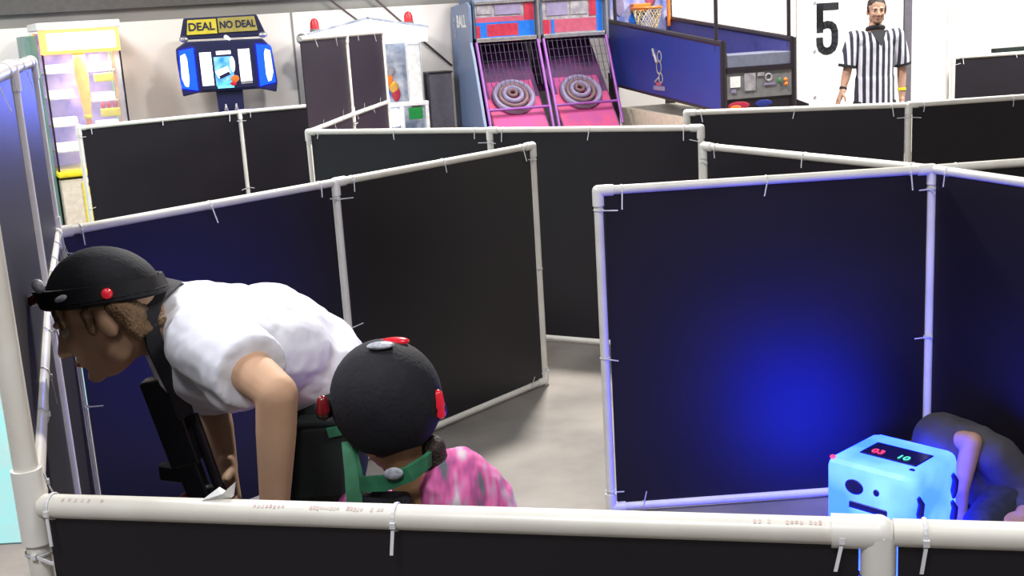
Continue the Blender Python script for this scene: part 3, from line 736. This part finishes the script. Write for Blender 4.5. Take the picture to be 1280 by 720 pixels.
# quiz machine
d = wthing('quiz_machine', 'blue lit arcade machine with large screen and yellow sign reading DEAL', 'arcade machine', 1.235, .55)
build(MB().box(-.30,.30,-.18,.42,0,.86), 'base_cabinet', M['navy'], d, bevel=.015)
build(MB().prism([(-.12,.86),(.12,.86),(.13,1.38),(-.13,1.38)], .05, .30), 'neck', M['navy'], d, bevel=.01)
for x in (-.05,.05): build(MB().cap((x,.03,1.16),(x,.03,1.21), .022, .008), 'button', M['steel'], d, False, True)
hexp = [(-.45,1.32),(-.30,1.345),(.30,1.345),(.455,1.30),(.475,1.40),(.45,1.74),(.37,1.83),(-.37,1.84),(-.465,1.78),(-.47,1.68)]
build(MB().prism(hexp, .0, .30), 'screen_housing', M['navy'], d, bevel=.012)
for s in (-1,1):
    build(MB().prism([(s*.455,1.40),(s*.30,1.37),(s*.30,1.78),(s*.44,1.76)], -.012, .0), 'light_wing', M['blue_lit'], d)
    build(MB().prism([(s*.44,1.50),(s*.415,1.42),(s*.385,1.41),(s*.37,1.48),(s*.37,1.68),(s*.385,1.73),(s*.43,1.71)], -.022, -.012), 'light_tube', M['white_lit'], d)
scr = build(MB().box(-.26,.26,-.014,.0,1.37,1.75), 'screen', M['navy'], d)
for x0, x1, z0, z1, m in ((-.25,-.14,1.41,1.73,'white_lit'),(.12,.23,1.43,1.74,'white_lit'),(-.12,.06,1.40,1.68,'pic_blue'),(-.09,.05,1.70,1.735,'shelf_lit'),(-.11,.05,1.375,1.44,'cyan_lit')):
    build(MB().box(x0,x1,-.018,-.014,z0,z1), 'picture', M[m], scr)
build(MB().obox((-.045,-.019,1.53), (.06,0,.022), (0,.003,0), (-.012,0,.034)), 'picture', M['white_lit'], scr)
build(MB().ell((.055,-.019,1.60), (.024,.003,.075)), 'picture', M['shelf_lit'], scr, False, True)
build(MB().ell((.065,-.021,1.46), (.04,.003,.035)), 'picture', M['orange'], scr, False, True)
build(MB().ell((.045,-.023,1.415), (.03,.003,.022)), 'picture', M['red'], scr, False, True)
build(MB().obox((-.03,-.023,1.50), (.05,0,.02), (0,.003,0), (-.006,0,.014)), 'picture', M['navy'], scr)
build(MB().box(.12,.23,-.02,-.018,1.405,1.425), 'picture', M['marq_grey'], scr)
build(MB().prism([(-.42,1.86),(.42,1.85),(.34,2.065),(-.36,2.065)], .05, .24), 'sign_box', M['navy'], d, bevel=.01)
sb = [o for o in d.children if o.name.startswith('sign_box')][0]
build(MB().prism([(-.345,1.905),(-.055,1.905),(-.055,2.045),(-.325,2.045)], .035, .05), 'sign_panel', M['sign_y'], sb, label='bright yellow panel reading DEAL')
build(MB().prism([(-.04,1.91),(.335,1.91),(.315,2.05),(-.04,2.05)], .035, .05), 'sign_panel', M['sign_y2'], sb, label='dull yellow panel')
text('DEAL', .105, M['navy'], 'lettering', sb, (-.20,.032,1.975), FRONT, .002, bold=.002)
text('NO DEAL', .095, M['navy'], 'lettering', sb, (.145,.032,1.98), FRONT, .002, sx=.85, bold=.002)
build(MB().cap((.02,-.01,1.865),(.05,-.01,1.845), .018, .014), 'spotlight', M['white_lit'], d, False, True)
for s in (-1,1): build(MB().ell((s*.38,.03,1.865), (.045,.03,.028)), 'speaker', M['steel'], d, False, True)

# white kiosk with gabled top
k_ = wthing('white_kiosk', 'white house-shaped game kiosk with gabled roof, partly behind the tall partition', 'arcade machine', 2.66, .5)
build(MB().prism([(-.60,1.70),(.60,1.70),(.60,1.835),(0,1.955),(-.60,1.835)], -.04, .40), 'gable', M['white_lit'], k_, bevel=.008)
build(MB().obox((-.30,-.05,1.905),(.31,0,.062),(0,.03,0),(0,0,.012)).obox((.30,-.05,1.905),(.31,0,-.062),(0,.03,0),(0,0,.012)), 'roof_edge', M['kiosk_art'], k_)
build(MB().box(-.55,-.40,-.0,.12,1.02,1.70), 'column', M['white'], k_, bevel=.02); build(MB().box(.38,.52,.0,.12,1.02,1.70), 'column', M['white'], k_, bevel=.02)
build(MB().box(-.58,.58,-.06,.40,.0,.80), 'base_cabinet', M['white'], k_, bevel=.01)
build(MB().box(-.58,.56,-.06,.10,1.06,1.10), 'counter', M['white'], k_, bevel=.005)
for x in (-.58,.26,.52): build(MB().box(x,x+.035,-.06,.0,.80,1.06), 'upright', M['white'], k_)
build(MB().box(-.50,.25,-.04,.02,.86,1.04), 'light_box', M['white_lit'], k_, bevel=.02)
build(MB().box(.35,.49,-.045,.0,.92,1.04), 'button_panel', M['green_b'], k_, bevel=.006)
build(MB().box(-.56,.56,.22,.24,.80,1.70), 'backdrop', M['kiosk_art'], k_)
bd = [o for o in k_.children if o.name.startswith('backdrop')][0]
for c, r, m in (((.20,.205,1.33),(.05,.012,.07),'orange'),((.25,.205,1.25),(.05,.012,.06),'gold'),((.16,.205,1.18),(.05,.012,.08),'marq_blue'),((.27,.208,1.18),(.045,.012,.08),'marq_red'),((.22,.20,1.42),(.06,.01,.05),'marq_grey')):
    build(MB().ell(c, r), 'painted_shape', M[m], bd, False, True)
build(MB().box(-.60,.60,.38,.41,.80,1.70), 'rear_wall', M['white'], k_)
for x, z in ((-.52,1.86),(.44,1.875)):
    b_ = build(MB().tube([(x,.10,z-.03),(x,.10,z+.03)], .052, 20), 'beacon_base', M['grey_pl'], k_, False, True)
    build(MB().tube([(x,.10,z+.03),(x,.10,z+.09),(x,.10,z+.125),(x,.10,z+.135)], [.048,.044,.028,.006], 20), 'beacon_lens', M['red'], b_, False, True)
build(MB().ell((-.66,.10,1.80), (.055,.05,.055)), 'horn', M['steel'], k_, False, True)

# ball rolling machines
def skee(u0, u1, label, first):
    uc = (u0+u1)/2; hw = (u1-u0)/2
    s_ = wthing('ball_rolling_machine', label, 'arcade machine', uc, 0, group='ball rolling arcade machines')
    yb = lambda w: -w
    # lane
    build(MB().box(-hw+.03,hw-.03,-3.0,-1.35,0,.62), 'lane_base', M['skee_side'], s_, bevel=.01)
    build(MB().poly([[V((x,y,z)) for x,y,z in ((-hw+.05,-3.0,.625),(hw-.05,-3.0,.625),(hw-.05,-1.4,.66),(-hw+.05,-1.4,.66))],[V((x,y,z)) for x,y,z in ((-hw+.05,-3.0,.64),(hw-.05,-3.0,.64),(hw-.05,-1.4,.675),(-hw+.05,-1.4,.675))]]), 'lane', M['wood'], s_)
    build(MB().box(-hw+.02,hw-.02,-1.35,-.12,0,.70), 'rear_cabinet', M['skee_side'], s_)
    # tilted target board
    A, B = V((0,-1.36,.74)), V((0,-.42,1.66)); dd = (B-A).normalized(); nn = V((0,-dd.z,dd.y)); L = (B-A).length
    tb = build(MB().obox((A+B)/2, (hw-.05,0,0), dd*L/2, nn*.012), 'target_board', M['skee_dark'], s_)
    build(MB().obox(A+dd*.24, (hw-.06,0,0), dd*.25, nn*.02), 'ramp_apron', M['skee_pink'], s_, bevel=.008)
    cc = A+dd*.48+nn*.022
    for r, t, m, off in ((.195,.030,'ring',0),(.140,.022,'ring2',.015),(.090,.026,'ring',.03),(.040,.018,'ring2',.05)):
        build(MB().torus(cc+dd*off+nn*.02, nn, r, t, 36, 10, 1.2), 'target_ring', M[m], tb, False, True)
    build(MB().obox(cc-nn*.012, (.24,0,0), dd*.24, nn*.006), 'ring_plate', M['skee_pink'], tb, bevel=.004)
    # cage: uprights and cross bars
    for x in (-hw+.015, hw-.015):
        build(MB().tube([(x,-.92,1.655),(x,-1.34,.78)], .016, 10), 'cage_pole', M['skee_purple'], s_, False, True)
        build(MB().poly([[V((x-.008,-.9,1.66)),V((x-.008,-1.36,.70)),V((x-.008,-.30,.70)),V((x-.008,-.30,1.66))],[V((x+.008,-.9,1.66)),V((x+.008,-1.36,.70)),V((x+.008,-.30,.70)),V((x+.008,-.30,1.66))]]) if first and x < 0 else MB().tube([(x,-.3,.70),(x,-.3,1.66)], .016, 10), 'cage_side', M['skee_dark'] if first and x < 0 else M['skee_purple'], s_)
    for z, y in ((1.0,-1.235),): build(MB().tube([(-hw+.02,y,z),(hw-.02,y,z)], .014, 10), 'cage_bar', M['skee_purple'], s_, False, True)
    mb = MB()
    for i in range(13):
        x = -hw+.05+(2*hw-.10)*i/12; mb.tube([(x,-.93,1.64),(x,-1.13,1.22)], .0035, 5)
    for q in range(5):
        t = q/5; mb.tube([(-hw+.04,-.94-.19*t,1.63-.40*t),(hw-.04,-.94-.19*t,1.63-.40*t)], .0018, 4)
    nt_ = build(mb, 'netting', M['net_dark'], s_)
    build(MB().box(-hw+.03,hw-.03,-.42,-.38,1.1,1.68), 'rear_panel', M['skee_dark'], s_)
    # marquee
    mq = build(MB().box(-hw+.012,hw-.012,-.86,-.22,1.69,2.28), 'marquee', M['skee_side'], s_, bevel=.01)
    build(MB().box(-hw+.02,hw-.02,-.925,-.86,1.655,1.70), 'marquee_rail', M['steel'], mq, bevel=.01)
    build(MB().box(-hw+.02,hw-.02,-.91,-.86,2.03,2.065), 'marquee_rail', M['steel'], mq, bevel=.01)
    build(MB().box(-hw+.03,hw-.03,-.875,-.86,1.70,2.03), 'display_panel', M['marq_grey'], mq)
    if first: strips = ((-.30,.30,1.85,1.90,'marq_pink'),(-.30,.30,1.70,1.85,'marq_blue'),(-.19,.13,1.71,1.83,'marq_red'),(-.30,-.26,1.70,1.82,'marq_red'),(.20,.30,1.86,2.02,'marq_red'),(-.28,-.14,1.93,2.02,'marq_grey'),(-.10,.16,1.92,2.02,'ring'))
    else: strips = ((-.30,.24,1.71,1.84,'marq_pink'),(.24,.30,1.70,2.03,'marq_blue'),(-.30,-.24,1.70,1.84,'marq_red'),(.17,.24,1.86,2.03,'marq_red'),(-.26,-.05,1.88,2.01,'ring'),(-.02,.15,1.88,2.01,'marq_grey'),(-.22,-.19,1.70,1.84,'marq_blue'))
    for i, (x0,x1,z0,z1,m) in enumerate(strips):
        build(MB().box(x0*hw/.33,x1*hw/.33,-.879-.001*i,-.875,z0,z1), 'display_strip', M[m], mq)
    build(MB().box(hw-.012,hw+.012,-.94,-.20,1.62,2.28), 'divider', M['steel'], s_)
    return s_
s1 = skee(3.665,4.335,'left ball rolling machine with blue-grey side panel and pink ringed target', True)
s2 = skee(4.365,5.065,'right ball rolling machine with pink ringed target, beside the basketball machine', False)
# profiled left side panel of the left machine
prof = [(-.02,0),(-1.60,0),(-1.60,.62),(-1.36,.72),(-1.0,1.50),(-.90,1.66),(-.93,1.85),(-.93,2.02),(-.84,2.06),(-.10,2.03),(-.03,1.85),(-.05,1.45),(0,.9)]
x = -.335-.03
sp_ = build(MB().poly([[V((x-.02,a,z)) for a,z in prof],[V((x+.012,a,z)) for a,z in prof]]), 'side_panel', M['skee_side'], s1, bevel=.006)
Rt = Matrix(((0,0,-1),(-1,0,0),(0,1,0)))
text('S', .30, M['marq_grey'], 'lettering', sp_, (x-.023,-.24,1.80), Rt, .001, sx=.8, bold=.008)
text('BALL', .17, M['white'], 'lettering', sp_, (x-.023,-.58,1.87), Rt, .001, sx=1.15, bold=.005)
gb = wthing('low_cabinet', 'dark grey cabinet against the wall left of the ball rolling machines', 'cabinet', 3.40, .02)
build(MB().box(-.11,.13,-.30,.0,0,1.36), 'body', M['grey_dk'], gb, bevel=.006); build(MB().box(-.12,.14,-.31,.0,1.36,1.375), 'top', M['bb_black'], gb)

# basketball machine: origin under the left side, x right, y depth
b = wthing('basketball_machine', 'blue basketball shooting machine with orange rim and grey coin front', 'arcade machine', 5.20, 0)
Wb = .64
side = [(-3.42,1.00),(-.62,1.135),(-.60,1.78),(-3.42,1.56)]
def sidepanel(x, t, m, nm):
    return build(MB().poly([[V((x-t,a,z)) for a,z in side],[V((x+t,a,z)) for a,z in side]]), nm, m, b)
sp1 = sidepanel(0, .015, M['bb_blue'], 'side_panel'); sp2 = sidepanel(Wb, .015, M['bb_in'], 'side_panel')
for x, sp in ((0,sp1),(Wb,sp2)):
    build(MB().tube([(x,-3.42,1.565),(x,-.60,1.785)], .026, 8).tube([(x,-3.42,1.0),(x,-.62,1.135)], .020, 8).tube([(x,-3.43,0.0),(x,-3.43,1.58)], .030, 8), 'edge_trim', M['bb_black'], sp, False)
# emblem: generic white swirl with a bar below
emb = MB()
xe = -.019
for c, r in (((-2.05,1.44),(.05,.045)),((-2.03,1.34),(.06,.055)),((-2.07,1.24),(.045,.05)),((-1.90,1.47),(.02,.035))):
    emb.torus((xe,c[0],c[1]), (1,0,0), r[0], .010, 20, 6, .3)
emb.tube([(xe,-1.98,1.38),(xe,-1.93,1.45),(xe,-1.88,1.51)], .012, 6); emb.tube([(xe,-2.02,1.24),(xe,-1.92,1.2)], .01, 6)
build(emb, 'emblem', M['marq_grey'], sp1, label='pale swirling emblem')
build(MB().box(xe-.003,xe+.002,-2.16,-1.88,1.125,1.165), 'emblem_bar', M['ring'], sp1); build(MB().box(xe-.003,xe+.002,-2.08,-1.95,1.17,1.20), 'emblem_base', M['marq_pink'], sp1)
build(MB().poly([[V((x,a,z)) for x,a,z in ((.02,-3.4,1.18),(Wb-.02,-3.4,1.18),(Wb-.02,-.6,1.45),(.02,-.6,1.45))],[V((x,a,z)) for x,a,z in ((.02,-3.4,1.20),(Wb-.02,-3.4,1.20),(Wb-.02,-.6,1.47),(.02,-.6,1.47))]]), 'ball_ramp', M['bb_in'], b)
build(MB().box(.0,Wb,-.66,-.58,1.20,2.45), 'backboard', M['bb_art'], b, bevel=.01)
bbp = [o for o in b.children if o.name.startswith('backboard')][0]
for c, r, m in (((.10,-.67,1.95),(.05,.008,.12),'ring'),((.45,-.67,2.02),(.06,.008,.10),'marq_pink'),((.30,-.67,1.80),(.10,.008,.07),'marq_blue'),((.50,-.67,1.85),(.05,.008,.05),'bb_in')):
    build(MB().ell(c, r), 'painted_shape', M[m], bbp, False, True)
build(MB().torus((.32,-.90,1.90), (0,0,1), .15, .014, 30, 8), 'rim', M['orange'], b, False, True)
build(MB().box(.22,.42,-.76,-.66,1.87,1.95), 'rim_bracket', M['orange'], b, bevel=.01)
mb = MB()
for i in range(12):
    for s in (1,-1):
        pts = []
        for q in range(7):
            t = q/6; a = 2*PI*i/12+s*t*1.2; r = .15-.065*t; pts.append((.32+r*math.cos(a), -.90+r*math.sin(a), 1.89-.24*t))
        mb.tube(pts, .005, 5)
build(mb, 'net', M['net'], b)
build(MB().tube([(.60,-.80,1.7),(.60,-.80,2.5)], .020, 10), 'rail', M['orange'], b, False, True)
for x, y in ((0,-3.30),(Wb,-3.36),(0.02,-.75),(Wb+.0,-.75)):
    build(MB().tube([(x,y,1.5),(x,y,2.6)], .018, 8), 'frame_pole', M['bb_black'], b, False, True)
for x in (0,Wb): build(MB().tube([(x,-3.33,2.6),(x,-.7,2.6)], .018, 8), 'frame_pole', M['bb_black'], b, False, True)
mb = MB()
for i in range(26):
    y = -3.30+i*.10; mb.tube([(Wb,y,1.60),(Wb,y,2.6)], .0016, 4)
for i in range(10): mb.tube([(Wb,-3.33,1.62+i*.1),(Wb,-.75,1.62+i*.1+.0)], .0016, 4)
build(mb, 'side_net', M['net_white'], b)
# front console
build(MB().box(.02,Wb-.02,-3.44,-3.10,1.36,1.47), 'front_ledge', M['ledge'], b, bevel=.008)
build(MB().box(.02,Wb-.02,-3.46,-3.20,1.32,1.36), 'ledge_trim', M['bb_black'], b)
cn = build(MB().box(.02,Wb-.02,-3.45,-3.15,1.10,1.33), 'console', M['grey_pl'], b, bevel=.006)
for x0,x1,z0,z1,m in ((.05,.14,1.20,1.29,'white'),(.06,.10,1.155,1.185,'ring'),(.18,.28,1.165,1.31,'marq_grey'),(.36,.46,1.20,1.22,'ring'),(.30,.36,1.28,1.31,'marq_grey')):
    build(MB().box(x0,x1,-3.458,-3.45,z0,z1), 'sticker', M[m], cn)
build(MB().torus((.40,-3.456,1.265), (0,1,0), .028, .008, 20, 6, .5), 'sticker', M['marq_grey'], cn, False, True)
for x, z in ((.555,1.235),(.56,1.20)): build(MB().ell((x,-3.46,z), (.017,.012,.018)), 'button', M['orange'], cn, False, True)
build(MB().ell((.50,-3.456,1.23), (.012,.008,.022)), 'button', M['green_b'], cn, False, True)
fp = build(MB().box(.02,Wb-.02,-3.44,-3.10,0,1.10), 'front_panel', M['bb_black'], b)
for c, r, m in (((.13,-3.442,1.045),(.10,.004,.035),'marq_red'),((.10,-3.446,1.03),(.05,.004,.02),'orange'),((.36,-3.442,1.05),(.08,.004,.03),'bb_blue'),((.28,-3.446,1.0),(.09,.004,.015),'gold')):
    build(MB().ell(c, r), 'painted_shape', M[m], fp, False, True)
for x in (.0,Wb): build(MB().box(x-.03,x+.03,-.75,-.60,0,1.25), 'leg', M['bb_black'], b)
build(MB().box(.0,Wb,-2.6,-.9,0,.9), 'ball_return_cabinet', M['cream'], b)
# right lower wing of the machine foot
build(MB().prism([(Wb,0),(Wb+.26,0),(Wb+.22,1.0),(Wb,1.09)], -3.3, -3.0), 'side_foot', M['bb_black'], b)

# number board
nb_ = wthing('number_board', 'large white board with a black number 5', 'sign', 8.42, .0)
build(MB().box(-.72,.66,-.03,-.005,.05,2.05), 'board', M['board'], nb_)
bo = [o for o in nb_.children if o.name.startswith('board')][0]
five = [(.135,.258),(-.094,.258),(-.094,.03),(-.05,.044),(0,.055),(.045,.048),(.080,.022),(.098,-.03),(.100,-.10),(.096,-.17),(.075,-.218),(.035,-.245),(0,-.250),(-.035,-.245),(-.075,-.218),(-.095,-.17),(-.098,-.10)]
mb = MB(); hwid = .042
def seg(a, b):
    a, b = V((a[0]-.34,-.034,a[1]+1.535)), V((b[0]-.34,-.034,b[1]+1.535)); d_ = (b-a).normalized()
    mb.obox((a+b)/2, d_*((b-a).length/2+.012), V((0,.004,0)), V((-d_.z,0,d_.x))*hwid)
for a_, b_ in zip(five, five[1:]): seg(a_, b_)
mb.box(-.34-.136,-.34-.052,-.038,-.030,1.50,1.835)
build(mb, 'number', M['web'], bo, label='black number 5')
for z in (1.84,1.29,.76): build(MB().tube([(-.50,-.03,z),(-.50,-.042,z)], .018, 12), 'bolt', M['marq_grey'], nb_, False, True)
# cables on the back wall
def cable(pts, label):
    t = wthing('wall_cable', label, 'cable', pts[0][0], 0)
    build(MB().tube([(u-pts[0][0],-.02,z) for u,z in pts], .011, 8), 'cord', M['cable'], t, False, True)
cable([(2.30,2.60),(2.843,2.148),(3.2,1.80),(3.60,1.42)], 'dark cable running diagonally down the wall behind the white kiosk')
cable([(2.0,2.50),(2.45,2.10),(2.75,1.85),(3.25,1.33)], 'second thinner cable on the wall, lower left of the first')
# dark bar resting on the rail at the far right
q = thing('dark_bar', 'thin dark bar lying above the farthest partition at the right edge', 'bar', at(1262,62,12.4), AW)
build(MB().box(-.20,.9,-.03,.03,-.022,.022), 'bar', M['trouser'], q, bevel=.004)
q2 = at(1262,62,12.4)
build(MB().box(.35,.39,-.02,.02,-q2.z,-.022), 'stand', M['trouser'], q)
# slim white pole standing up from the far partition's corner
q = thing('white_pole', 'slim white pole rising at the corner of the farthest partition', 'pole', (4.41,11.66,0))
build(MB().tube([(0,0,0),(0,0,2.3)], .016, 12), 'pole', M['pvc'], q, False, True); build(MB().tube([(0,0,0),(0,0,.02)], .06, 16), 'base', M['pvc_fit'], q, False, True)
# scrap of paper on the near rail
q = thing('paper_scrap', 'small white crumpled paper scrap on the near white rail', 'paper', pe+dn*.285+V((0,.0,HW+RP)))
mb = MB(); mb.extrude([(-.022,0,0),(.018,.004,.0),(.024,.0,.022),(.008,-.006,.010),(.0,.004,.014)], (.002,.004,.001)); build(mb, 'paper', M['white'], q)

# ------------------------------------------------------------------ light
def area(name, loc, target, size, power, c=(1,1,1), sy=None):
    l = bpy.data.lights.new(name, 'AREA'); l.energy = power; l.color = c; l.size = size
    if sy: l.shape = 'RECTANGLE'; l.size_y = sy
    o = bpy.data.objects.new(name, l); col.objects.link(o); o.location = loc
    o.rotation_euler = (V(target)-V(loc)).to_track_quat('-Z','Y').to_euler()
area('hall_lamp', (.55,8.3,5.0), (.3,5.5,0), .45, 560, (1,.96,.90))
area('ceiling_light', (-2.5,3.0,5.2), (-2.5,3.0,0), 1.2, 150, (.92,.95,1))
area('ceiling_light', (2.0,1.0,5.2), (2.0,1.5,0), 1.2, 90, (1,.97,.93))
area('ceiling_light', (-1.0,-1.5,5.2), (-.8,2,0), 1.2, 150, (.97,.98,1))
area('ceiling_light', (-5.0,8.0,5.2), (-4.5,10,0), 1.2, 260, (1,.97,.94))
area('ceiling_light', (1.5,10.2,5.2), (1.2,12.5,1), 1.0, 150, (1,.97,.94))
area('ceiling_light', (5.5,9.8,5.2), (5.2,13.5,.8), 1.6, 700, (1,.99,.95))
qp = wl(-.05,.62,1.78); area('cabinet_lamp', qp, qp+V((0,0,-1)), .3, 14, (1,.85,.7))
qp = wl(1.235,.75,1.60); area('quiz_machine_glow', qp, (-1.4,3.5,1.6), .55, 45, (.10,.16,1))
w = bpy.data.worlds.new('World'); bpy.context.scene.world = w; w.use_nodes = True
w.node_tree.nodes['Background'].inputs[0].default_value = (.5,.5,.55,1); w.node_tree.nodes['Background'].inputs[1].default_value = .3

# ------------------------------------------------------------------ camera
cd = bpy.data.cameras.new('camera'); cam = bpy.data.objects.new('camera', cd); col.objects.link(cam)
cd.sensor_fit = 'HORIZONTAL'; cd.sensor_width = 36; cd.lens = 36*F/1280; cd.clip_start = .05
cam.matrix_world = Matrix.Translation(CAM) @ Matrix((RT, UP, -FWD)).transposed().to_4x4()
sc = bpy.context.scene; sc.camera = cam
sc.view_settings.view_transform = 'Standard'; sc.view_settings.look = 'None'; sc.view_settings.gamma = 1
sc.view_settings.use_curve_mapping = False; sc.view_settings.exposure = .25
